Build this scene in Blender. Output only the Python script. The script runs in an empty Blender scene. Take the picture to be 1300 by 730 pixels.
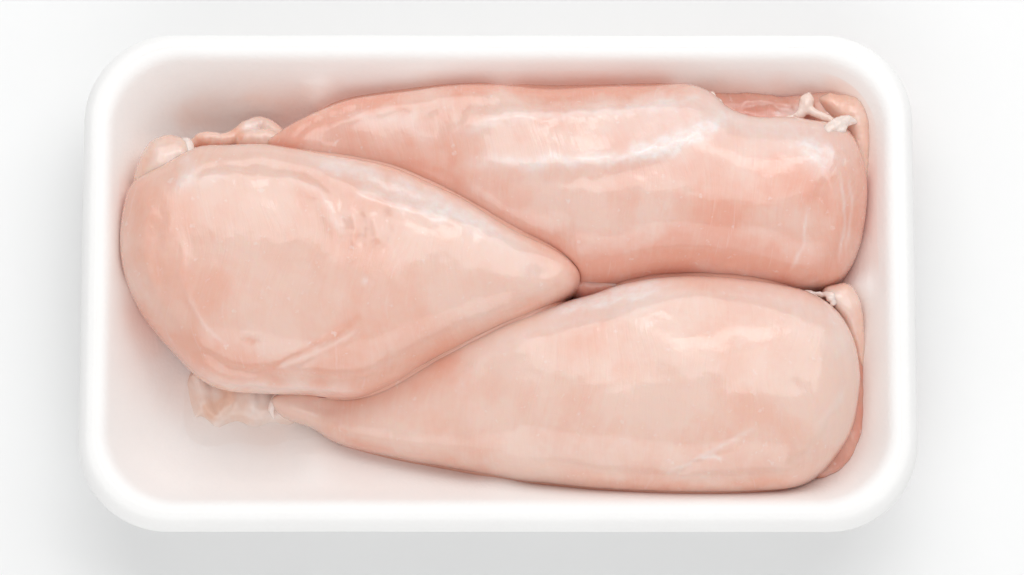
import bpy, bmesh, math, random
import numpy as np
from mathutils import Vector, Matrix
from mathutils.bvhtree import BVHTree

random.seed(7)
rng = np.random.default_rng(11)
scene = bpy.context.scene
COL = scene.collection
MM = 0.001

# ------------------------------------------------------------------ camera
TILT = math.radians(13.0)          # off the vertical, leaning to the front of the tray
DIST, LENS = 1.50, 200.0
TARGET = Vector((0.0, 0.0, 0.022))
CDIR = Vector((0, -math.sin(TILT), math.cos(TILT)))
CUP = Vector((0, math.cos(TILT), math.sin(TILT)))
CPOS = TARGET + CDIR * DIST
cam_d = bpy.data.cameras.new('camera')
cam_d.lens, cam_d.sensor_width = LENS, 36.0
cam_d.clip_start, cam_d.clip_end = 0.05, 50
cam = bpy.data.objects.new('camera', cam_d)
COL.objects.link(cam)
cam.matrix_world = Matrix.Translation(CPOS) @ Matrix((Vector((1, 0, 0)), CUP, CDIR)).transposed().to_4x4()
scene.camera = cam

# ------------------------------------------------------------------ light: white studio room + big soft box behind/above
world = bpy.data.worlds.new('World')
scene.world = world
world.use_nodes = True
bg = world.node_tree.nodes['Background']
bg.inputs[0].default_value = (1.0, 1.0, 1.0, 1)
bg.inputs[1].default_value = 0.60

def soft_box(name, tilt_deg, yaw_deg, dist, sx, sy, watts, col=(1, 1, 1)):
    ld = bpy.data.lights.new(name, 'AREA')
    ld.shape = 'RECTANGLE'
    ld.size, ld.size_y = sx, sy
    ld.energy, ld.color = watts, col
    o = bpy.data.objects.new(name, ld)
    COL.objects.link(o)
    t, y = math.radians(tilt_deg), math.radians(yaw_deg)
    d = Vector((math.sin(t) * math.sin(y), math.sin(t) * math.cos(y), math.cos(t)))
    o.location = Vector((0, 0, 0.02)) + d * dist
    o.rotation_euler = d.to_track_quat('Z', 'Y').to_euler()
    o['kind'] = 'helper'
    return o

soft_box('softbox_lamp', 37, 12, 1.0, 1.36, 0.90, 6.1, (1.0, 0.995, 0.985))
soft_box('softbox_bulb_lamp', 32, 12, .98, .40, 0.14, .5, (1.0, 0.995, 0.985))

soft_box('front_fill_lamp', 52, 186, 1.1, 1.6, 0.9, 4.9, (1.0, 0.99, 0.98))

vs = scene.view_settings
vs.view_transform, vs.look, vs.gamma, vs.exposure = 'Standard', 'None', 1.0, -0.03
vs.use_curve_mapping = False
scene.cycles.use_denoising = True
scene.cycles.max_bounces = 16
scene.cycles.diffuse_bounces = 14
scene.cycles.caustics_reflective = False
scene.cycles.caustics_refractive = False
scene.cycles.use_adaptive_sampling = True
scene.cycles.adaptive_threshold = 0.02

# ------------------------------------------------------------------ picture <-> place
KPX = 36.0 / LENS / 1300.0
def at(px, py, z_mm):
    """point of the place at height z_mm that the photograph shows at (px, py)"""
    d = -CDIR + Vector((1, 0, 0)) * ((px - 650) * KPX) + CUP * ((365 - py) * KPX)
    k = (z_mm * MM - CPOS.z) / d.z
    return CPOS + d * k

def to_px(co):
    r = co - np.array(CPOS)
    depth = -(r @ np.array(CDIR))
    return np.stack([650 + r[:, 0] / depth / KPX, 365 - (r @ np.array(CUP)) / depth / KPX], 1)

# ------------------------------------------------------------------ helpers
def tag(o, label=None, cat=None, group=None, kind=None):
    if label: o['label'] = label
    if cat: o['category'] = cat
    if group: o['group'] = group
    if kind: o['kind'] = kind
    return o

def empty(name, loc):
    o = bpy.data.objects.new(name, None)
    o.empty_display_size = 0.01
    o.location = loc
    COL.objects.link(o)
    return o

def link(name, me, mat, parent=None):
    o = bpy.data.objects.new(name, me)
    COL.objects.link(o)
    if mat: 
        me.materials.clear(); me.materials.append(mat)
    if parent:
        o.parent = parent
        o.matrix_parent_inverse = Matrix.Translation(parent.location).inverted()
    return o

def mesh(name, verts, faces, smooth=True):
    me = bpy.data.meshes.new(name)
    me.from_pydata([tuple(v) for v in verts], [], faces)
    me.validate()
    if smooth:
        me.polygons.foreach_set('use_smooth', np.ones(len(me.polygons), bool))
    me.update()
    return me

def catmull(pts, n, closed):
    P = np.array(pts, float)
    m = len(P)
    seg = m if closed else m - 1
    t = np.linspace(0, seg, n, endpoint=not closed)
    i = np.minimum(t.astype(int), seg - 1)
    f = (t - i)[:, None]
    g = (lambda k: P[(i + k) % m]) if closed else (lambda k: P[np.clip(i + k, 0, m - 1)])
    a, b, c, d = g(-1), g(0), g(1), g(2)
    return 0.5 * (2 * b + (c - a) * f + (2 * a - 5 * b + 4 * c - d) * f**2 + (3 * b - a - 3 * c + d) * f**3)

def poly_dist(p, pts):
    """distance (px) and position 0..1 along a polyline for points p"""
    P = np.array(pts, float)[:, :2]
    best = np.full(len(p), 1e9); pos = np.zeros(len(p))
    n = len(P) - 1
    for k in range(n):
        a, b = P[k], P[k + 1]
        ab = b - a
        f = np.clip(((p - a) @ ab) / (ab @ ab), 0, 1)
        d = np.linalg.norm(p - a - f[:, None] * ab, axis=1)
        m = d < best
        best[m] = d[m]; pos[m] = (k + f[m]) / n
    return best, pos

def wob(p, scale, seed, octaves=3, kx=1.0, ky=1.0):
    """smooth random field on px coordinates, about -1..1"""
    r = np.random.default_rng(seed)
    out = np.zeros(len(p)); amp, tot = 1.0, 0
    for o in range(octaves):
        s = scale / 2**o
        for _ in range(6):
            a = r.uniform(0, math.tau); ph = r.uniform(0, math.tau)
            fr = math.tau / s * r.uniform(.6, 1.3)
            ph2 = r.uniform(0, math.tau)
            warp = 0.8 * np.sin(math.tau * (p[:, 0] * math.sin(a) * kx - p[:, 1] * math.cos(a) * ky) / (s * 2.1) + ph2)
            out += amp * np.sin(fr * (p[:, 0] * math.cos(a) * kx + p[:, 1] * math.sin(a) * ky) + ph + warp)
        tot += amp * 6**.5
        amp *= .5
    return out / tot

# ------------------------------------------------------------------ materials
class N:
    """tiny node-tree writer"""
    def __init__(s, name):
        s.m = bpy.data.materials.new(name); s.m.use_nodes = True
        s.t = s.m.node_tree; s.b = s.t.nodes['Principled BSDF']
        s.tc = s.t.nodes.new('ShaderNodeTexCoord')
    def node(s, kind, **kw):
        n = s.t.nodes.new(kind)
        for k, v in kw.items(): setattr(n, k, v)
        return n
    def put(s, a, b): s.t.links.new(a, b)
    def mapped(s, scale=(1, 1, 1), rot=0.0):
        mp = s.node('ShaderNodeMapping')
        mp.inputs['Rotation'].default_value = (0, 0, rot)
        mp.inputs['Scale'].default_value = scale
        s.put(s.tc.outputs['Object'], mp.inputs[0])
        return mp.outputs[0]
    def noise(s, scale, detail=3, rough=.5, vec=None, dist=0.0):
        n = s.node('ShaderNodeTexNoise')
        n.inputs['Scale'].default_value = scale; n.inputs['Detail'].default_value = detail
        n.inputs['Roughness'].default_value = rough; n.inputs['Distortion'].default_value = dist
        s.put(vec if vec else s.tc.outputs['Object'], n.inputs['Vector'])
        return n.outputs['Fac']
    def ramp(s, fac, stops):
        r = s.node('ShaderNodeValToRGB')
        e = r.color_ramp.elements
        while len(e) < len(stops): e.new(.5)
        for el, (p, c) in zip(e, stops):
            el.position = p; el.color = (*c, 1) if len(c) == 3 else c
        s.put(fac, r.inputs[0])
        return r.outputs[0]
    def mix(s, fac, a, b, blend='MIX'):
        n = s.node('ShaderNodeMix', data_type='RGBA', blend_type=blend)
        for sock, v in ((n.inputs['Factor'], fac), (n.inputs['A'], a), (n.inputs['B'], b)):
            if isinstance(v, (int, float)): sock.default_value = v
            elif isinstance(v, tuple): sock.default_value = (*v, 1)
            else: s.put(v, sock)
        return n.outputs['Result']
    def math(s, op, a, b=0.0, clamp=False):
        n = s.node('ShaderNodeMath', operation=op, use_clamp=clamp)
        for sock, v in zip(n.inputs, (a, b)):
            if isinstance(v, (int, float)): sock.default_value = v
            else: s.put(v, sock)
        return n.outputs[0]
    def attr(s, name):
        n = s.node('ShaderNodeAttribute', attribute_name=name)
        return n.outputs['Fac']
    def bump(s, height, strength, dist, normal=None):
        n = s.node('ShaderNodeBump')
        n.inputs['Strength'].default_value = strength
        n.inputs['Distance'].default_value = dist
        s.put(height, n.inputs['Height'])
        if normal: s.put(normal, n.inputs['Normal'])
        return n.outputs[0]
    def set(s, **kw):
        for k, v in kw.items():
            sock = s.b.inputs[k.replace('_', ' ')]
            if isinstance(v, (int, float)): sock.default_value = v
            elif isinstance(v, tuple): sock.default_value = (*v, 1) if (len(v) == 3 and sock.type == 'RGBA') else v
            else: s.put(v, sock)

def flesh(name, pale, deep, rot, fascia_col=(.80, .71, .685), sss=.6, radius=(2.2, .95, .6), fibre=1.0, rough=.24):
    k = N(name)
    wv = k.node('ShaderNodeVectorMath', operation='MULTIPLY_ADD')      # bend the fibres so they follow the muscle
    wn = k.node('ShaderNodeTexNoise'); wn.inputs['Scale'].default_value = 26; wn.inputs['Detail'].default_value = 1
    k.put(k.tc.outputs['Object'], wn.inputs['Vector'])
    k.put(wn.outputs['Color'], wv.inputs[0]); wv.inputs[1].default_value = (.022, .022, .0)
    k.put(k.tc.outputs['Object'], wv.inputs[2])
    mp = k.node('ShaderNodeMapping'); mp.inputs['Rotation'].default_value = (0, 0, rot); mp.inputs['Scale'].default_value = (640, 64, 90)
    k.put(wv.outputs[0], mp.inputs[0])
    fib = k.noise(1.0, 3, .6, mp.outputs[0], .6)
    grain = k.noise(420, 3, .6)
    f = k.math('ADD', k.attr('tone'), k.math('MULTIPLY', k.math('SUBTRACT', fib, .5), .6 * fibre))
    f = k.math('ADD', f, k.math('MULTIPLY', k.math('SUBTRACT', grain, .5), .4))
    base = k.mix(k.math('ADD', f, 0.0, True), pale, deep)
    thr = k.ramp(fib, [(.60, (0, 0, 0)), (.74, (1, 1, 1))])      # fine pale connective threads along the fibres
    base = k.mix(k.math('MULTIPLY', thr, .20 * fibre), base, fascia_col)
    base = k.mix(k.math('MULTIPLY', k.ramp(grain, [(.64, (0, 0, 0)), (.72, (1, 1, 1))]), .35), base, fascia_col)   # small fat flecks
    fas = k.math('MULTIPLY', k.attr('fascia'), k.ramp(grain, [(.3, (.55, .55, .55)), (.6, (1, 1, 1))]), True)
    base = k.mix(fas, base, fascia_col)
    nb = k.bump(k.math('ADD', k.math('MULTIPLY', fib, .7), k.math('MULTIPLY', grain, .3)), .26, .0005)
    k.set(Base_Color=base, Roughness=rough, IOR=1.42, Normal=nb,
          Subsurface_Weight=sss, Subsurface_Radius=radius, Subsurface_Scale=.001, Coat_Weight=.8, Coat_Roughness=.055, Coat_IOR=1.5)
    k.b.subsurface_method = 'RANDOM_WALK'
    k.put(k.bump(k.math('ADD', grain, k.math('MULTIPLY', fib, .7)), .11, .0005), k.b.inputs['Coat Normal'])
    return k.m

MAT = {}
MAT['breast_a'] = flesh('chicken flesh pale peach', (.77, .54, .46), (.745, .405, .31), math.radians(4))
MAT['breast_b'] = flesh('chicken flesh rosy', (.77, .54, .465), (.74, .375, .285), math.radians(-8))
MAT['breast_c'] = flesh('chicken flesh warm peach', (.775, .56, .48), (.75, .42, .325), math.radians(-22))
MAT['tender'] = flesh('inner fillet red flesh', (.70, .40, .32), (.62, .26, .195), math.radians(80))
MAT['skin'] = flesh('orange membrane', (.77, .56, .48), (.75, .42, .31), math.radians(40))
MAT['fat'] = flesh('white fat', (.82, .74, .70), (.79, .62, .55), 0.0, (.84, .79, .76), fibre=.4, sss=.4, radius=(1.2, .9, .7))
MAT['crease_glow_juice'] = flesh('blood tinged juice and crease glow', (.76, .45, .36), (.72, .34, .255), 0.0, sss=.3, fibre=.2, rough=.12)  # juice colour that also stands for red light glowing in the creases
MAT['tissue'] = flesh('pale moist connective tissue', (.86, .76, .71), (.80, .53, .41), math.radians(60), (.85, .78, .75), fibre=.5, radius=(1.2, .8, .6), sss=.15)

k = N('white expanded foam')
cells = k.node('ShaderNodeTexVoronoi', feature='SMOOTH_F1')
cells.inputs['Scale'].default_value = 1100
k.put(k.tc.outputs['Object'], cells.inputs['Vector'])
hb = k.math('ADD', cells.outputs['Distance'], k.math('MULTIPLY', k.noise(120, 3), .8))
foam = k.ramp(k.noise(40, 4), [(.3, (.885, .88, .875)), (.7, (.905, .903, .898))])
foam = k.mix(k.math('MULTIPLY', k.attr('bounce_tint'), k.ramp(k.noise(60, 4, .6), [(.25, (.35, .35, .35)), (.65, (1, 1, 1))]), True), foam, (.90, .735, .67))   # pink light bounced off the meat, painted into the foam colour
k.set(Base_Color=foam, Roughness=.48, IOR=1.40,
      Normal=k.bump(hb, .28, .0002), Subsurface_Weight=0.0, Subsurface_Radius=(4.5, 3.8, 3.4), Subsurface_Scale=.001)
MAT['foam'] = k.m

k = N('matt white tabletop')
k.set(Base_Color=k.ramp(k.noise(9, 4), [(.3, (.848, .855, .858)), (.7, (.862, .869, .872))]), Roughness=.5, IOR=1.3,
      Normal=k.bump(k.noise(700, 3), .05, .0002))
MAT['table'] = k.m

k = N('thin pink meat juice')
tr = k.node('ShaderNodeBsdfTransparent'); tr.inputs[0].default_value = (1, .99, .984, 1)
gl = k.node('ShaderNodeBsdfGlossy'); gl.inputs['Roughness'].default_value = .05
mx = k.node('ShaderNodeMixShader')
mx.inputs[0].default_value = .018; k.put(tr.outputs[0], mx.inputs[1]); k.put(gl.outputs[0], mx.inputs[2])
k.put(mx.outputs[0], k.t.nodes['Material Output'].inputs['Surface'])
MAT['juice'] = k.m

# ------------------------------------------------------------------ setting: white table
S = 1.6
o = link('tabletop', mesh('tabletop', [(-S, -S, 0), (S, -S, 0), (S, S, 0), (-S, S, 0)], [(0, 1, 2, 3)], False), MAT['table'])
tag(o, 'plain matt white tabletop under the foam tray', 'table', kind='structure')

# ------------------------------------------------------------------ foam tray
RIM_Z = 30.0
p0, p1 = at(103, 365, 27), at(1162, 365, 27)
q0, q1 = at(632, 42, 28), at(632, 672, 27)
TX, TY = (p0.x + p1.x) / 2, (q0.y + q1.y) / 2
HA, HB = (p1.x - p0.x) / 2, (q0.y - q1.y) / 2
R0 = 23.5 * MM
NC, NS = 26, 110

def loop(d_mm, z_mm):
    """rounded rectangle d_mm inside the outer edge of the tray"""
    d = d_mm * MM
    r = max(R0 - d * .62, 6 * MM)
    a, b = HA - d, HB - d
    pts = []
    cs = [(a - r, b - r, 0), (-(a - r), b - r, 90), (-(a - r), -(b - r), 180), (a - r, -(b - r), 270)]
    for i, (cx, cy, a0) in enumerate(cs):
        for j in range(NC):
            t = math.radians(a0 + 90 * j / (NC - 1))
            pts.append((cx + r * math.cos(t), cy + r * math.sin(t)))
        nx, ny, na = cs[(i + 1) % 4]
        e0 = pts[-1]
        e1 = (nx + r * math.cos(math.radians(na)), ny + r * math.sin(math.radians(na)))
        for j in range(1, NS):
            f = j / NS
            pts.append((e0[0] * (1 - f) + e1[0] * f, e0[1] * (1 - f) + e1[1] * f))
    out = []
    for x, y in pts:      # slightly uneven moulding
        w = .25 * math.sin(31 * x + 3) + .2 * math.sin(47 * y + 1.3) + .12 * math.sin(120 * x + 90 * y)
        out.append((TX + x, TY + y, (z_mm + w * min(1, z_mm / 25)) * MM))
    return out

def sweep(profile, close=True, cap=False):
    n = len(loop(0, 0))
    V, F = [], []
    for d, z in profile: V += loop(d, z)
    m = len(profile)
    for k in range(m if close else m - 1):
        a, b = k * n, ((k + 1) % m) * n
        for i in range(n):
            j = (i + 1) % n
            F.append((a + i, a + j, b + j, b + i))
    return V, F, n

def smooth_profile(pts, n, closed=True): return [tuple(p) for p in catmull(pts, n, closed)]

# inner wall profile (distance from the edge, height): one smooth concave curve down to the floor
def bez(t, p): return [(1 - t)**3 * p[0][i] + 3 * t * (1 - t)**2 * p[1][i] + 3 * t * t * (1 - t) * p[2][i] + t**3 * p[3][i] for i in (0, 1)]
inner = [(3.5, 29.70), (4.3, 29.86), (5.2, 29.82), (6.0, 29.55), (6.8, 29.0), (7.45, 28.2), (7.95, 27.4)] + [tuple(bez(t, ((8.4, 26.5), (12.6, 18.5), (18.4, 3.2), (34.0, 3.2)))) for t in np.linspace(0, 1, 60)] + [(38, 3.2), (44, 3.2), (50, 3.2), (56, 3.2)]

tray = empty('foam_tray', (TX, TY, 0))
tag(tray, 'white rectangular foam meat tray with rounded rim holding the chicken', 'tray')
outer = [(40, .4), (27, .4), (22.5, .5), (19, 2.0), (15.5, 6), (12, 11), (8.6, 17), (6.2, 22), (4.9, 25.5), (3.9, 28.3)]
V, F, n = sweep(inner + outer, True)
# shallow moulded ridges down the inside of the walls
RIBS = [(at(px, 365, 15).x, TY + HB, 0, -1, 4.2, 2.0, 14) for px in (402, 640, 868)] + \
       [(at(px, 365, 8).x, TY - HB, 0, 1, 6.0, 2.3, 7.5) for px in (402, 640, 868)] + \
       [(TX + HA, at(1100, 366, 15).y, -1, 0, 4.0, 2.3, 13), (TX - HA, at(150, 366, 15).y, 1, 0, 4.0, 1.6, 13)]
for i in range(len(inner) * n):
    x, y, z = V[i]
    for rx, ry, ix, iy, wd, proud, zc in RIBS:
        dep = abs((x - rx) * ix + (y - ry) * iy) / MM
        if dep > 40: continue
        lat = abs((x - rx) * iy) / MM + abs((y - ry) * ix) / MM
        w = math.exp(-(lat / wd) ** 2) * math.exp(-((z / MM - zc) / 8.0) ** 2) * max(0, 1 - max(0, dep - 22) / 12) * min(1, max(0, (25.5 - z / MM) / 5))
        V[i] = (V[i][0] + ix * proud * w * MM * .8, V[i][1] + iy * proud * w * MM * .8, V[i][2] + proud * w * MM * .6)
# floor: close the inner and outer loops with flat faces, drop the band joining them
ni = len(inner)
F = [f for f in F if not (min(f) // n == ni - 1 and max(f) // n == ni)]
top = list(range((ni - 1) * n, ni * n)); bot = list(range(ni * n, (ni + 1) * n))
F.append(tuple(top)); F.append(tuple(reversed(bot)))
me = mesh('tray_body', V, F)
bm = bmesh.new(); bm.from_mesh(me); bmesh.ops.recalc_face_normals(bm, faces=bm.faces); bm.to_mesh(me); bm.free()
cw = np.empty(len(me.vertices) * 3); me.vertices.foreach_get('co', cw); cw = cw.reshape(-1, 3); pw = to_px(cw)
bounce_tint = np.zeros(len(cw))  # mask for the meat's pink reflected light, painted along the tray walls
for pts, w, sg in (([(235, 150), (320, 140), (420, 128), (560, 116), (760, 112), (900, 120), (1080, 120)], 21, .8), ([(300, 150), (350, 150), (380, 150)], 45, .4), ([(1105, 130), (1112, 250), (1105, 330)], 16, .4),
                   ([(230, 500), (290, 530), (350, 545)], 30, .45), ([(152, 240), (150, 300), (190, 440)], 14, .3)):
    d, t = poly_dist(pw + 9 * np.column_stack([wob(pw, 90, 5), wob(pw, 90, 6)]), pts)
    bounce_tint += sg * np.exp(-(d / w) ** 2)
bounce_tint[cw[:, 2] > .0245] = 0
me.attributes.new('bounce_tint', 'FLOAT', 'POINT').data.foreach_set('value', np.clip(bounce_tint, 0, 1))
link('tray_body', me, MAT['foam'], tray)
rim_prof = smooth_profile([(.3, 22.4), (-.1, 24.6), (.45, 27.2), (1.9, 29.3), (3.4, 29.92), (4.3, 29.93), (4.6, 29.55), (4.4, 28.6),
                           (4.6, 26.5), (4.9, 24.6), (2.6, 22.9), (1.3, 21.9)], 60)
V, F, n = sweep(rim_prof, True)
me = mesh('rim', V, F)
bm = bmesh.new(); bm.from_mesh(me); bmesh.ops.recalc_face_normals(bm, faces=bm.faces); bm.to_mesh(me); bm.free()
link('rim', me, MAT['foam'], tray)

# ------------------------------------------------------------------ flesh shapes
def raw_blob(outline, spine, n_exp=2.3, zbot=4.0, nseg=240, mtop=26, tuck=.32, zdef=16.0):
    """closed pillow: outline (px, py[, z mm]) and a crest line (px, py, z mm)"""
    ol = [(p + (zdef,))[:3] for p in outline]
    O = catmull(ol, nseg, True); Sp = catmull(spine, 120, False)
    Ow = np.array([at(*p) for p in O]); Sw = np.array([at(*p) for p in Sp])
    d = np.linalg.norm(Ow[:, None, :2] - Sw[None, :, :2], axis=2)
    u = d.argmin(1).astype(float)
    ker = np.exp(-.5 * (np.arange(-20, 21) / 7.0) ** 2); ker /= ker.sum()
    u = np.convolve(np.concatenate([u[-20:], u, u[:20]]), ker, 'valid')
    ui = u.clip(0, 118.999); i0 = ui.astype(int); f = (ui - i0)[:, None]
    C = Sw[i0] * (1 - f) + Sw[i0 + 1] * f
    V, F = [], []
    phis = np.concatenate([np.linspace(-90, 0, 9)[:-1], np.linspace(0, 90, mtop)])
    for ph in phis:
        a = math.radians(ph)
        c, s = abs(math.cos(a)) ** (2 / n_exp), abs(math.sin(a)) ** (2 / n_exp)
        if ph >= 0:
            xy = C[:, :2] + (Ow[:, :2] - C[:, :2]) * c
            z = Ow[:, 2] + (C[:, 2] - Ow[:, 2]) * s
        else:
            c2 = (1 - tuck) + tuck * c if ph > -89 else 0.0
            xy = C[:, :2] + (Ow[:, :2] - C[:, :2]) * c2
            zb = np.minimum(zbot * MM, Ow[:, 2] - .5 * MM)
            z = Ow[:, 2] + (zb - Ow[:, 2]) * s
        V.append(np.column_stack([xy, z]))
    m = len(V)
    for k in range(m - 1):
        for i in range(nseg):
            j = (i + 1) % nseg
            F.append((k * nseg + i, k * nseg + j, (k + 1) * nseg + j, (k + 1) * nseg + i))
    return np.concatenate(V), F

def raw_tube(points, nseg=14):
    """tapered closed tube: points (px, py, z mm, radius mm)"""
    P = catmull(points, len(points) * 7, False)
    W = np.array([at(*p[:3]) for p in P]); R = np.maximum(P[:, 3], .05) * MM
    T = np.gradient(W, axis=0); T /= np.linalg.norm(T, axis=1)[:, None]
    V, F = [], []
    for w, r, t in zip(W, R, T):
        a = Vector(t).orthogonal().normalized(); b = Vector(t).cross(a)
        ref = Vector((0, 0, 1)) if abs(t[2]) < .9 else Vector((1, 0, 0))
        a = Vector(t).cross(ref).normalized(); b = Vector(t).cross(a)
        for i in range(nseg):
            an = math.tau * i / nseg
            V.append(Vector(w) + (a * math.cos(an) + b * math.sin(an)) * r)
    m = len(W)
    for k in range(m - 1):
        for i in range(nseg):
            j = (i + 1) % nseg
            F.append((k * nseg + i, k * nseg + j, (k + 1) * nseg + j, (k + 1) * nseg + i))
    V.append(Vector(W[0])); V.append(Vector(W[-1]))
    for i in range(nseg):
        j = (i + 1) % nseg
        F.append((m * nseg, j, i)); F.append((m * nseg + 1, (m - 1) * nseg + i, (m - 1) * nseg + j))
    return np.array([tuple(v) for v in V]), F

SOLID = []
_in = np.array([p for p in inner if p[1] < 24.5 and p[0] <= 33])
WZ = np.concatenate([_in[::-1, 1], [24.6, 27.0, 29.0, 30.2]]); WD = np.concatenate([_in[::-1, 0], [9.2, 8.5, 7.0, 4.4]])
def press(co, avoid, gap=.04):
    """soft contact: flesh gives way to the tray wall and to the pieces already lying there"""
    co = co.copy()
    for bvh in avoid:
        for i in range(len(co)):
            v = Vector(co[i])
            hit, nr, _, d = bvh.find_nearest(v, .0045)
            if hit is None: continue
            if (v - hit).dot(nr) < gap * MM * .999 and (d < gap * MM or (v - hit).dot(nr) < 0):
                co[i] = hit + nr * (gap * MM)
    D = (np.interp(co[:, 2] / MM, WZ, WD) + .25) * MM
    D[co[:, 2] > .0302] = -1
    r = np.maximum(R0 - D * .62, 6 * MM)
    p = co[:, :2] - np.array([TX, TY])
    q = np.abs(p) - np.column_stack([HA - D - r, HB - D - r])
    qp = np.maximum(q, 0)
    ln = np.maximum(np.linalg.norm(qp, axis=1), 1e-9)
    sd = ln + np.minimum(q.max(1), 0) - r
    m = (sd > 0) & (D > 0)
    co[m, :2] -= (np.sign(p) * qp / ln[:, None] * sd[:, None])[m]
    return co

def organic(name, raws, mat, parent=None, voxel=.5, smooth=8, lumps=(), sculpt=(), fascia=(), deep=(), tone0=.3, avoid=(), keep=False):
    """weld raw shapes into one skin (voxel remesh), smooth it, sculpt folds and write the tissue attributes"""
    V, F, off = [], [], 0
    for v, f in raws:
        V.append(v); F += [tuple(i + off for i in q) for q in f]; off += len(v)
    me = mesh(name, np.concatenate(V), F)
    bm = bmesh.new(); bm.from_mesh(me)
    bmesh.ops.remove_doubles(bm, verts=bm.verts, dist=2e-5)
    bmesh.ops.recalc_face_normals(bm, faces=bm.faces)
    bm.to_mesh(me); bm.free()
    tmp = bpy.data.objects.new('tmp', me); COL.objects.link(tmp)
    md = tmp.modifiers.new('r', 'REMESH'); md.mode = 'VOXEL'; md.voxel_size = voxel * MM; md.use_smooth_shade = True
    ms = tmp.modifiers.new('s', 'SMOOTH'); ms.factor = .5; ms.iterations = smooth
    out = bpy.data.meshes.new_from_object(tmp.evaluated_get(bpy.context.evaluated_depsgraph_get()))
    bpy.data.objects.remove(tmp); bpy.data.meshes.remove(me)
    out.name = name
    nv = len(out.vertices)
    co = np.empty(nv * 3); out.vertices.foreach_get('co', co); co = co.reshape(-1, 3)
    no = np.empty(nv * 3); out.vertex_normals.foreach_get('vector', no); no = no.reshape(-1, 3)
    px = to_px(co)
    up = np.clip(no[:, 2] * 2.5 + .35, 0, 1)
    h = np.zeros(nv)
    for scale, amp, seed in lumps: h += amp * wob(px, scale, seed, 2 if scale > 100 else 3)
    for pts, amp, w in sculpt:
        jit = np.column_stack([px[:, 0] + 2.5 * wob(px, 40, 3), px[:, 1] + 2.5 * wob(px, 40, 4)])
        d, t = poly_dist(jit, pts)
        h += amp * np.exp(-(d / w) ** 2) * up * np.clip(4 * np.minimum(t, 1 - t) + .25, 0, 1)
    co = co + no * (h * MM)[:, None]
    if avoid or keep:
        before = co
        co = press(co, avoid)
        ed = np.empty(len(out.edges) * 2, np.int32); out.edges.foreach_get('vertices', ed); ed = ed.reshape(-1, 2)
        mv = np.linalg.norm(co - before, axis=1) > 1e-7
        deg = np.maximum(np.bincount(ed.ravel(), minlength=nv), 1)
        for _ in range(3): mv[ed[mv[ed].any(1)].ravel()] = True
        for _ in range(10):        # the pressed flesh keeps a soft surface
            acc = np.zeros_like(co)
            np.add.at(acc, ed[:, 0], co[ed[:, 1]]); np.add.at(acc, ed[:, 1], co[ed[:, 0]])
            co[mv] += .6 * (acc / deg[:, None] - co)[mv]
    out.vertices.foreach_set('co', co.ravel())
    if keep: SOLID.append(BVHTree.FromPolygons([tuple(c) for c in co], [tuple(p.vertices) for p in out.polygons]))
    for an, items in (('fascia', fascia), ('deep', deep)):
        val = np.zeros(nv)
        for pts, w, s in items:
            jw = min(5, w * .7)
            jit = np.column_stack([px[:, 0] + jw * wob(px, 45, 21), px[:, 1] + jw * wob(px, 45, 22)])
            d, t = poly_dist(jit, pts)
            val += s * np.exp(-(d / w) ** 2) * np.clip(5 * np.minimum(t, 1 - t) + .3, 0, 1) * (1 if len(pts) > 2 else 1)
        at_ = out.attributes.new(an, 'FLOAT', 'POINT')
        at_.data.foreach_set('value', np.clip(val, -1, 1))
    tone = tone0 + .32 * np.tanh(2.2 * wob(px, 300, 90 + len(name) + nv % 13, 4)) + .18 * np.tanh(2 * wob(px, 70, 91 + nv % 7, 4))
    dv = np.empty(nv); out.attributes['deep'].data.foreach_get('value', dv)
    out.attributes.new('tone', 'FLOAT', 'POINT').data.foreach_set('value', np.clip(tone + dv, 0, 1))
    out.update()
    return link(name, out, mat, parent)

def breast_root(name, px, py, label):
    p = at(px, py, 3.3)
    return tag(empty(name, (p.x, p.y, 3.3 * MM)), label, 'chicken breast', 'raw chicken breasts in the tray')

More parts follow.
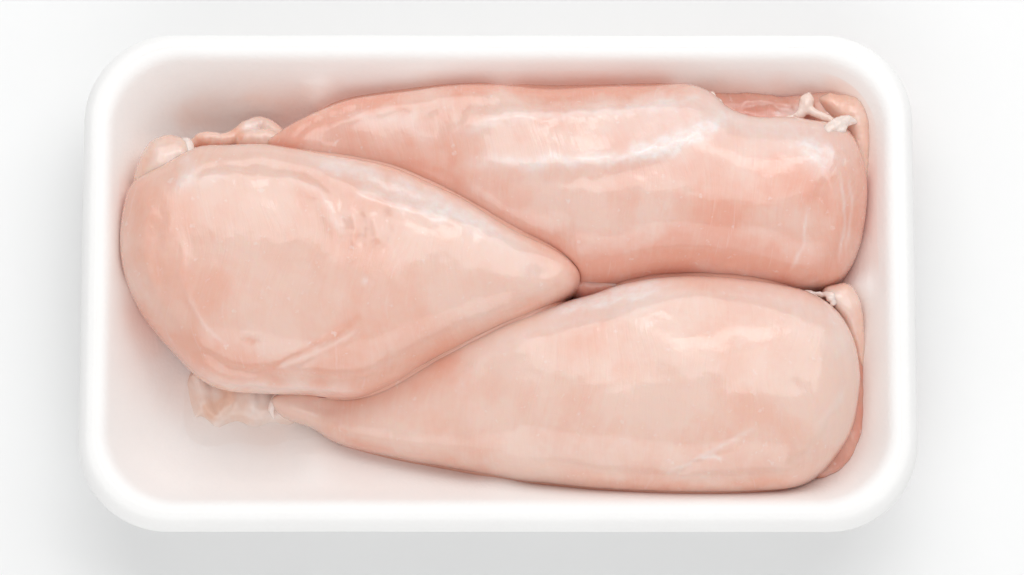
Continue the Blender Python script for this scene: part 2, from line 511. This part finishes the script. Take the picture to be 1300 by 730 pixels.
# ---- breast on top, at the left
L = breast_root('chicken_breast', 420, 340, 'broad pale raw chicken breast at the left, lying over the other two')
organic('muscle', [
    raw_blob([(168, 238, 21), (186, 224, 22), (212, 210, 23), (240, 194, 24), (262, 186, 24), (300, 184, 24), (340, 184, 24), (372, 190, 24), (410, 199, 24), (460, 206, 24), (510, 220, 23), (560, 242, 23),
              (610, 269, 22), (660, 297, 22), (702, 316, 21), (728, 334, 20), (739, 354, 20), (728, 374, 20), (694, 392, 20), (650, 413, 20), (600, 437, 20), (550, 461, 20), (505, 484, 20),
              (465, 502, 20), (430, 506, 20), (390, 502, 20), (340, 499, 20), (290, 493, 20), (256, 479, 20), (226, 455, 20), (196, 425, 20), (172, 390, 20), (158, 350, 21), (152, 305, 21), (157, 262, 21)],
             [(245, 325, 37), (330, 325, 39), (450, 325, 39.5), (560, 332, 38), (650, 342, 35), (690, 347, 32)], 2.6, zbot=8),
    ], MAT['breast_a'], L, keep=True, lumps=[(340, .55, 71), (170, .34, 72), (60, .05, 73)],
    sculpt=[([(230, 232), (290, 222), (370, 226), (408, 248), (424, 290)], .45, 10), ([(250, 218), (330, 208), (400, 222), (440, 262)], -.4, 9),
            ([(432, 262), (436, 290), (430, 318)], -.32, 4), ([(446, 266), (450, 290), (448, 312)], .32, 4), ([(460, 270), (462, 290), (460, 315)], -.32, 4), ([(474, 272), (478, 290), (474, 312)], .32, 4), ([(490, 268), (494, 295), (488, 322)], -.32, 5),
            ([(400, 215), (470, 252), (540, 270), (610, 290), (650, 320)], .5, 11), ([(380, 200), (470, 232), (560, 262), (630, 298)], -.3, 9),
            ([(345, 468), (400, 440), (455, 406)], -.26, 5), ([(352, 458), (405, 430), (440, 405)], .14, 6), ([(372, 472), (420, 448), (462, 415)], -.2, 4),
            ([(230, 432), (290, 468), (370, 484), (460, 486), (520, 468)], -.5, 7), ([(240, 452), (300, 484), (390, 496), (460, 496)], .35, 6),
            ([(205, 260), (200, 320), (214, 380)], -.25, 8), ([(232, 300), (232, 360), (262, 415)], .3, 6), ([(188, 250), (182, 310), (194, 370)], .2, 6),
            ([(310, 425), (320, 432), (330, 430)], -.4, 4)],
    fascia=[([(380, 196), (450, 218), (520, 242), (590, 276), (640, 300)], 13, .7), ([(440, 240), (520, 262), (600, 282)], 9, .5), ([(220, 238), (250, 230), (290, 224)], 7, .35),
            ([(360, 224), (400, 240), (425, 275), (432, 300)], 6, .4), ([(430, 266), (460, 285), (495, 290)], 16, .2), ([(236, 200), (240, 220), (230, 240)], 9, .4),
            ([(350, 470), (400, 448), (455, 420)], 3, .25), ([(460, 355), (464, 358), (468, 360)], 4, .6), ([(240, 375), (255, 410), (290, 440)], 3, .3),
            ([(270, 485), (340, 495), (460, 500)], 7, .4), ([(600, 290), (660, 320), (680, 350)], 18, .3)],
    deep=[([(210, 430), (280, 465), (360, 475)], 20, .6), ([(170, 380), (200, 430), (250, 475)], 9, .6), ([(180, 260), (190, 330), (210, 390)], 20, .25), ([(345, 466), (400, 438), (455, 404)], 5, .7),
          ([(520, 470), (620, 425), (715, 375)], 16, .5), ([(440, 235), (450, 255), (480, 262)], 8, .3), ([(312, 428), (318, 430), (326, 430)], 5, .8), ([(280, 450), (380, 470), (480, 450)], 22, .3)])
organic('skin_flap', [raw_blob([(168, 246, 20), (176, 208, 21), (188, 184, 21), (210, 173, 21), (232, 176, 21), (246, 186, 22), (246, 206, 22), (230, 226, 22), (200, 246, 22)], [(190, 225, 28), (205, 205, 29), (225, 195, 28)], 2.2, zbot=10)], MAT['skin'], L, voxel=.35, tone0=.4, smooth=14, lumps=[(44, .2, 81)],
    fascia=[([(200, 190), (215, 200), (225, 210)], 14, .35)], deep=[([(180, 230), (184, 200), (200, 178)], 7, .4)])
organic('fat_lobe', [raw_tube([(233, 176, 22, .5), (236, 182, 24, 1.8), (240, 193, 25.5, 1.6), (241, 203, 26.5, 1.4), (237, 213, 27.5, .9), (230, 221, 28, .3)])], MAT['fat'], L, voxel=.25, smooth=4, lumps=[(24, .2, 84)])
organic('loose_tissue', [raw_tube([(244, 182, 17, 1.2), (262, 176, 18, 2.2), (282, 178, 17, 1.8), (300, 172, 16, 2.0), (318, 162, 15, 2.6), (332, 158, 14, 2.0), (348, 168, 15, 2.4), (362, 176, 16, 1.0)]),
                         raw_tube([(300, 178, 17, 1.6), (320, 176, 17, 2.6), (345, 178, 17, 2.6), (362, 184, 17, 1.2)])], MAT['skin'], L, voxel=.35, smooth=14,
    tone0=.35, lumps=[(34, .2, 86)], deep=[([(298, 165), (300, 172), (308, 178)], 9, .9), ([(248, 182), (258, 180), (266, 182)], 8, .7)], fascia=[([(315, 160), (325, 158), (335, 158)], 8, .7)])

# ---- breast lying along the back wall
U = breast_root('chicken_breast', 820, 240, 'rosy raw chicken breast along the back wall, with white fat at its right end')
organic('muscle', [
    raw_blob([(338, 188, 16), (352, 170, 18), (392, 146, 19), (440, 127, 20), (500, 117, 20), (560, 112, 20), (640, 113, 20), (720, 113, 20), (800, 112, 20),
              (850, 111, 20), (882, 114, 20), (906, 124, 20), (926, 140, 20.5), (956, 150, 21), (992, 152, 21), (1030, 158, 21), (1068, 166, 20), (1088, 192, 20),
              (1099, 230, 20), (1101, 270, 19), (1095, 312, 17), (1076, 348, 17), (1050, 368, 15), (1010, 376, 14), (960, 370, 13), (900, 362, 13),
              (850, 364, 13), (800, 372, 13), (760, 374, 13), (724, 366, 14), (690, 340, 14), (640, 322, 15), (590, 294, 15), (540, 268, 16), (490, 247, 16), (430, 230, 17), (380, 213, 17)],
             [(420, 180, 25), (520, 165, 29), (640, 180, 33), (760, 215, 36), (880, 240, 37.5), (1000, 245, 36), (1045, 250, 34)], 2.35),
    ], MAT['breast_b'], U, keep=True, avoid=SOLID[:1], lumps=[(330, .5, 5), (170, .34, 6), (60, .05, 61)],
    sculpt=[([(590, 215), (680, 210), (770, 204), (850, 185), (912, 152)], .35, 11), ([(620, 232), (760, 226), (860, 206)], -.35, 14),
            ([(580, 170), (640, 147), (760, 140), (880, 133)], .55, 12), ([(440, 150), (560, 135), (700, 128), (860, 122)], -.5, 10),
            ([(560, 195), (580, 165), (610, 150)], .35, 10), ([(590, 215), (640, 265), (720, 300), (820, 312)], .3, 14),
            ([(360, 178), (410, 150), (470, 132)], -.4, 6), ([(410, 160), (480, 140), (560, 130)], .4, 7),
            ([(1055, 170), (1078, 230), (1076, 300), (1050, 352)], -.3, 7), ([(1080, 190), (1092, 250), (1084, 320)], -.25, 5),
            ([(900, 345), (930, 340), (955, 345)], .4, 8), ([(1020, 190), (1045, 215), (1060, 260)], .3, 10)],
    fascia=[([(600, 206), (680, 206), (770, 202), (830, 192), (880, 172), (925, 148)], 9, .8), ([(800, 196), (860, 182), (905, 160)], 13, .7),
            ([(580, 170), (640, 150), (760, 142), (900, 128)], 7, .5), ([(780, 160), (900, 145), (960, 160), (1030, 180), (1050, 200)], 24, .45),
            ([(1018, 180), (1046, 205), (1062, 190)], 16, .6), ([(880, 340), (930, 346), (980, 352)], 8, .35),
            ([(1005, 345), (1020, 310), (1026, 262)], 2.2, .4), ([(1066, 335), (1076, 280), (1066, 220)], 2.2, .4), ([(1076, 320), (1084, 270), (1078, 225)], 2, .3), ([(430, 150), (520, 150), (550, 180)], 12, .35)],
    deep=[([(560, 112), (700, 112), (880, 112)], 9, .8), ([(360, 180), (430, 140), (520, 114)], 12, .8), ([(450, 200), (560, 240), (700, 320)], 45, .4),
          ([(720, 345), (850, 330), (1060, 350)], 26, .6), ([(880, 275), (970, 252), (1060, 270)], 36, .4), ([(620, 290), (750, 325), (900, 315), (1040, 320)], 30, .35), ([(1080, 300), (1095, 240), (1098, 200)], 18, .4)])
organic('inner_fillet', [raw_blob([(880, 122, 14), (940, 118, 15), (1000, 120, 15), (1060, 118, 17), (1098, 128, 17), (1102, 170, 17), (1098, 215, 15), (1040, 215, 12), (960, 200, 12), (890, 160, 12)],
    [(930, 150, 19), (1000, 150, 20), (1070, 150, 22)], 2.2)], MAT['tender'], U, voxel=.6, lumps=[(70, .4, 8), (30, .15, 9)],
    sculpt=[([(930, 140), (980, 132), (1020, 150)], -.5, 5)],
    fascia=[([(985, 150), (1010, 140), (1025, 128)], 8, .5)], deep=[([(920, 140), (970, 140), (1010, 140)], 20, .8), ([(1050, 130), (1090, 140), (1095, 200)], 18, -.55)])
organic('skin_flap', [raw_blob([(1036, 128, 17), (1060, 120, 18), (1090, 124, 19), (1103, 150, 19), (1104, 195, 19), (1100, 235, 18), (1088, 215, 18), (1076, 180, 18), (1056, 158, 18)], [(1062, 134, 23.5), (1085, 145, 24.5), (1093, 175, 23.5), (1096, 205, 21.5)], 2.1, zbot=12)], MAT['skin'], U, voxel=.35, lumps=[(40, .3, 3)])
organic('fat_lobe', [raw_tube([(1086, 154, 24, .6), (1074, 154, 26.5, 1.7), (1060, 160, 28, 2.0), (1050, 170, 29, 1.7), (1044, 184, 30, 1.2), (1041, 204, 31.2, .5)]), raw_tube([(1066, 150, 26, .8), (1068, 160, 27.5, 1.8), (1062, 170, 28.5, 1.3), (1054, 182, 29.5, .5)]), raw_tube([(1046, 172, 28.5, .8), (1034, 184, 30, .9), (1028, 198, 31.5, .4)])], MAT['fat'], U, voxel=.25, smooth=6, lumps=[(24, .3, 14), (11, .12, 16)])
organic('sinew', [raw_tube([(1028, 119, 21.5, .8), (1025, 127, 22.6, 2.0), (1022, 137, 23.2, 1.9), (1014, 146, 23.3, 1.2), (996, 151, 23, .6), (978, 154, 22, .3)]),
                  raw_tube([(1022, 132, 23, 1.4), (1034, 143, 24, 1.2), (1050, 150, 25, 1.0), (1062, 156, 26, .6)])], MAT['fat'], U, voxel=.25, smooth=8, tone0=.55, lumps=[(20, .2, 4)])
organic('membrane', [raw_tube([(896, 114, 22.5, .3), (906, 122, 24.2, .8), (913, 135, 26, 1.2), (924, 145, 26.5, 1.1), (940, 151, 26, .5), (960, 152, 25.5, .25)]),
                     raw_tube([(916, 140, 26, 1.0), (900, 147, 28, 1.2), (878, 156, 30, 1.0), (856, 166, 32, .4)])], MAT['fat'], U, voxel=.28, smooth=5, lumps=[(18, .3, 24)])

# ---- breast at the front
B = breast_root('chicken_breast', 830, 500, 'long peach raw chicken breast nearest the front rim, tapering to the left')
organic('muscle', [
    raw_blob([(345, 508, 8), (375, 494, 11), (420, 484, 14), (460, 474, 15), (505, 458, 16), (550, 438, 17), (600, 418, 17), (650, 402, 17.5), (700, 389, 17), (745, 374, 18),
              (790, 359, 20), (840, 352, 20), (885, 350, 20), (930, 353, 20), (985, 362, 20), (1027, 374, 20), (1057, 395, 19), (1078, 426, 18), (1090, 460, 17), (1094, 490, 17),
              (1087, 532, 17), (1070, 568, 18), (1044, 600, 19), (1008, 619, 20), (960, 627, 20), (900, 628, 20), (830, 626, 19), (760, 620, 18), (700, 613, 17), (640, 606, 15),
              (580, 596, 13), (520, 583, 11), (465, 572, 9), (425, 560, 7), (392, 542, 6.5), (360, 528, 6.5)],
             [(410, 520, 13), (500, 520, 19), (600, 505, 27), (720, 490, 34), (850, 485, 37), (950, 490, 37), (1010, 490, 35)], 2.4),
    ], MAT['breast_c'], B, tone0=.16, keep=True, avoid=SOLID[:2], lumps=[(330, .5, 31), (170, .34, 32), (60, .05, 33)],
    sculpt=[([(585, 500), (610, 455), (690, 425), (780, 405), (880, 372), (960, 385)], .45, 15), ([(560, 480), (620, 440), (720, 405), (820, 378)], -.35, 12),
            ([(590, 500), (600, 540), (650, 580)], .25, 18), ([(960, 380), (1010, 410), (1050, 470)], .25, 14),
            ([(690, 612), (820, 612), (930, 612)], -.25, 6), ([(860, 600), (900, 580), (940, 560)], -.25, 4), ([(1000, 590), (1040, 560), (1070, 510)], -.2, 6)],
    fascia=[([(690, 398), (740, 378), (800, 364), (850, 358)], 10, 1.0), ([(720, 390), (770, 376), (830, 366)], 10, .8), ([(600, 450), (690, 415), (790, 395), (880, 365)], 10, .4),
            ([(580, 500), (590, 470), (620, 450)], 10, .25), ([(900, 360), (1000, 378), (1060, 410), (1080, 450)], 22, .4), ([(890, 582), (905, 578), (916, 582)], 3, .7),
            ([(850, 600), (890, 578), (930, 560), (960, 540)], 3, .4), ([(1040, 540), (1060, 520), (1075, 490)], 5, .3)],
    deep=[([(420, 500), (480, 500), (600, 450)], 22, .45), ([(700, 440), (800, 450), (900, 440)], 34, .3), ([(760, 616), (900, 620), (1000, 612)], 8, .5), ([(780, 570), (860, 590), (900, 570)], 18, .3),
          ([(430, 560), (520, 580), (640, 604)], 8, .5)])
organic('inner_fillet', [raw_blob([(1000, 600, 9), (1036, 607, 14), (1060, 600, 15), (1082, 580, 15), (1095, 545, 15), (1099, 500, 15), (1098, 450, 15), (1080, 430, 12), (1040, 480, 10), (1010, 550, 9)],
    [(1045, 575, 16), (1070, 530, 18), (1080, 480, 18)], 2.2)], MAT['tender'], B, voxel=.6, lumps=[(60, .3, 41)], fascia=[([(1050, 605), (1068, 598), (1080, 588)], 5, .3)])
organic('skin_flap', [raw_blob([(1042, 374, 17), (1062, 362, 17), (1082, 364, 18), (1094, 390, 18), (1098, 430, 17), (1096, 470, 16), (1086, 455, 15), (1070, 420, 15)], [(1062, 378, 24), (1078, 395, 23.5), (1088, 425, 21), (1092, 450, 18)], 2.1, zbot=11)], MAT['skin'], B, voxel=.35, smooth=14, tone0=.1, lumps=[(44, .2, 43)], fascia=[([(1055, 372), (1075, 390), (1088, 430)], 12, .4)])
organic('fat_lobe', [raw_tube([(1040, 376, 21, .4), (1050, 374, 22.5, 1.0), (1056, 379, 23, 1.3), (1058, 388, 23, .6)]),
                     raw_tube([(1000, 366, 21, .3), (1020, 371, 21.5, .8), (1045, 374, 22, .6)])], MAT['fat'], B, voxel=.25, smooth=4, lumps=[(16, .3, 44)])
organic('membrane', [raw_blob([(708, 352, 13), (735, 343, 14), (775, 346, 14), (812, 356, 14), (800, 374, 13), (755, 386, 13), (715, 376, 13)], [(730, 359, 21.2), (765, 362, 21.4), (792, 361, 20.4)], 2.0, zbot=6)],
    MAT['tender'], B, voxel=.4, lumps=[(30, .2, 45)], tone0=.4, fascia=[([(740, 362), (760, 362), (790, 362)], 3, .25)])
organic('loose_tissue', [
    raw_blob([(228, 478, 3.1), (262, 460, 3.1), (320, 464, 3.1), (370, 486, 3.1), (384, 515, 3.1), (372, 540, 3.1), (345, 538, 3.1), (322, 545, 3.1), (300, 536, 3.1), (276, 544, 3.1), (256, 530, 3.1), (246, 536, 3.1), (236, 512, 3.1)],
             [(262, 496, 5.4), (300, 498, 6.4), (342, 504, 6.4)], 1.5, zbot=2.2),
    raw_tube([(246, 474, 5, 1.0), (258, 490, 4.6, 1.9), (262, 508, 4.4, 1.7), (270, 524, 4, 1.4), (286, 534, 3.8, .7)]),
    raw_tube([(292, 484, 5.6, 1.2), (294, 502, 5.4, 1.9), (286, 518, 4.6, 1.7), (276, 530, 4.0, .9)]),
    raw_tube([(322, 488, 5.2, 1.4), (320, 506, 5, 2.2), (322, 520, 4.4, 1.8), (316, 532, 4, .7)]),
    raw_tube([(360, 486, 8, .6), (350, 503, 8.5, 1.1), (345, 518, 8, 1.0), (348, 532, 6.5, .5)])], MAT['tissue'], B, voxel=.3, smooth=26, tone0=.1,
    lumps=[(50, .2, 51)], fascia=[([(350, 500), (345, 520), (348, 532)], 6, .8), ([(240, 540), (280, 545), (340, 545)], 8, .7), ([(322, 500), (324, 515), (322, 530)], 8, .5)],
    deep=[([(290, 486), (286, 505), (276, 522)], 8, .9), ([(256, 510), (264, 520), (270, 530)], 7, .7)])

# ---- juice lines added to redden the dark creases between pieces and tray
for nm in ('tray_body', 'rim'):
    m_ = bpy.data.objects[nm].data
    SOLID.append(BVHTree.FromPolygons([tuple(v.co) for v in m_.vertices], [tuple(p.vertices) for p in m_.polygons]))

def first_hit(q):
    d = (at(q[0], q[1], 0) - CPOS).normalized()
    hits = [h for h in (b.ray_cast(CPOS, d) for b in SOLID) if h[0] is not None]
    h = min(hits, key=lambda h: h[3])
    return h[3], np.array(h[0]), np.array(d)

def added_juice_fillet(pts, half, label, n=80, reach=10, dip=.22):
    """a thin added meniscus of juice that reddens the shaded valley between two touching surfaces"""
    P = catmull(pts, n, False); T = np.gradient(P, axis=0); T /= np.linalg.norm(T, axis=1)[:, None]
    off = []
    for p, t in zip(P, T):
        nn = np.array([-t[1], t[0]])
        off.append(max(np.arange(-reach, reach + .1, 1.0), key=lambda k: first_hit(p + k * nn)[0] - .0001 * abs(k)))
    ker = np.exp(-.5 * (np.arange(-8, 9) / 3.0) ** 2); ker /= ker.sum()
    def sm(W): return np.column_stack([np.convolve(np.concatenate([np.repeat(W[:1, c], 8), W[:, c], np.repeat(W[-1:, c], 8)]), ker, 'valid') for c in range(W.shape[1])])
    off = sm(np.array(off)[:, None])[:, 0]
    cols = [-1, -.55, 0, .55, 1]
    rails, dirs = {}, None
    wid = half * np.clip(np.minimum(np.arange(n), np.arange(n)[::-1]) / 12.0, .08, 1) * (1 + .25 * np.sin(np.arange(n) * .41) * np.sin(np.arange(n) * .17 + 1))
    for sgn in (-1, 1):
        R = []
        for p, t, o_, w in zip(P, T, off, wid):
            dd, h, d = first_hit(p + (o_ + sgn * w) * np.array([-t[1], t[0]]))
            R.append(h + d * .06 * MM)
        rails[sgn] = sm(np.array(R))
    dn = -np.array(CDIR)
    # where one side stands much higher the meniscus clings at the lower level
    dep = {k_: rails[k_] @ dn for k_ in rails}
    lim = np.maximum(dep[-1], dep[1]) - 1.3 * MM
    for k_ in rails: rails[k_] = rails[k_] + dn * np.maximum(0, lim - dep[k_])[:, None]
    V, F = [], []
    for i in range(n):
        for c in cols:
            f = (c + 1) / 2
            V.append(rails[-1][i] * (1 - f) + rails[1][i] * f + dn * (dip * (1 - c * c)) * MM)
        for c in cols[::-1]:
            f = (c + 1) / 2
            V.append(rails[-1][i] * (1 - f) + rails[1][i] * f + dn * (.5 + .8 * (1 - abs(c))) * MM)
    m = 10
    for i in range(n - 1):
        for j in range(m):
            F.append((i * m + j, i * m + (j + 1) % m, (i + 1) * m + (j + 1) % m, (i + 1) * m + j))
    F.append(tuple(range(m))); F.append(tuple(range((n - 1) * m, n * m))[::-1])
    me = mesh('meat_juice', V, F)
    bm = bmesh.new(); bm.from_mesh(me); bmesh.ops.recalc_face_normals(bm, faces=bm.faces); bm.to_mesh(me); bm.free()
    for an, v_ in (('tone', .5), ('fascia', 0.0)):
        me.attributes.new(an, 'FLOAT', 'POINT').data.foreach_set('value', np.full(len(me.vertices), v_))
    o = link('meat_juice', me, MAT['crease_glow_juice'])  # added strip that reddens the dark crease
    tag(o, label, 'meat juice', 'added lines of juice that redden the creases')

added_juice_fillet([(376, 192), (460, 207), (560, 243), (660, 298), (725, 338)], 2.6, 'reddish juice added to lift the dark crease between the left and the back chicken breast')
added_juice_fillet([(718, 380), (700, 388), (650, 414), (550, 462), (470, 502), (400, 506)], 2.6, 'reddish juice added to lift the dark crease between the left and the front chicken breast')
added_juice_fillet([(772, 366), (800, 362), (840, 356), (880, 352), (960, 360), (1045, 374)], 3.2, 'reddish juice added to lift the dark crease between the back and the front chicken breast')
added_juice_fillet([(400, 140), (440, 124), (520, 113), (640, 110), (760, 110), (880, 111)], 2.4, 'orange line of juice added where the back chicken breast touches the back wall', reach=7)
added_juice_fillet([(425, 565), (520, 588), (600, 602), (700, 617), (770, 624), (850, 629), (940, 630), (1005, 622)], 2.0, 'thin orange line of juice added over the dark gap under the lower edge of the front chicken breast', n=110, reach=8)

# ---- juice pooled on the tray floor
v, f = raw_blob([(222, 480, 4.2), (300, 470, 4.2), (380, 510, 4.2), (422, 552, 4.1), (398, 566, 4.1), (372, 560, 4.1), (340, 570, 4.2), (300, 563, 4.2), (262, 572, 4.3), (232, 560, 4.4), (220, 520, 4.4)],
                [(270, 525, 4.75), (320, 530, 4.75), (360, 542, 4.6)], 2.8, zbot=2.9)
j = organic('meat_juice', [(v, f)], MAT['juice'], voxel=.3, smooth=6)
tag(j, 'thin pinkish meat juice pooled on the tray floor at the front left corner', 'meat juice')
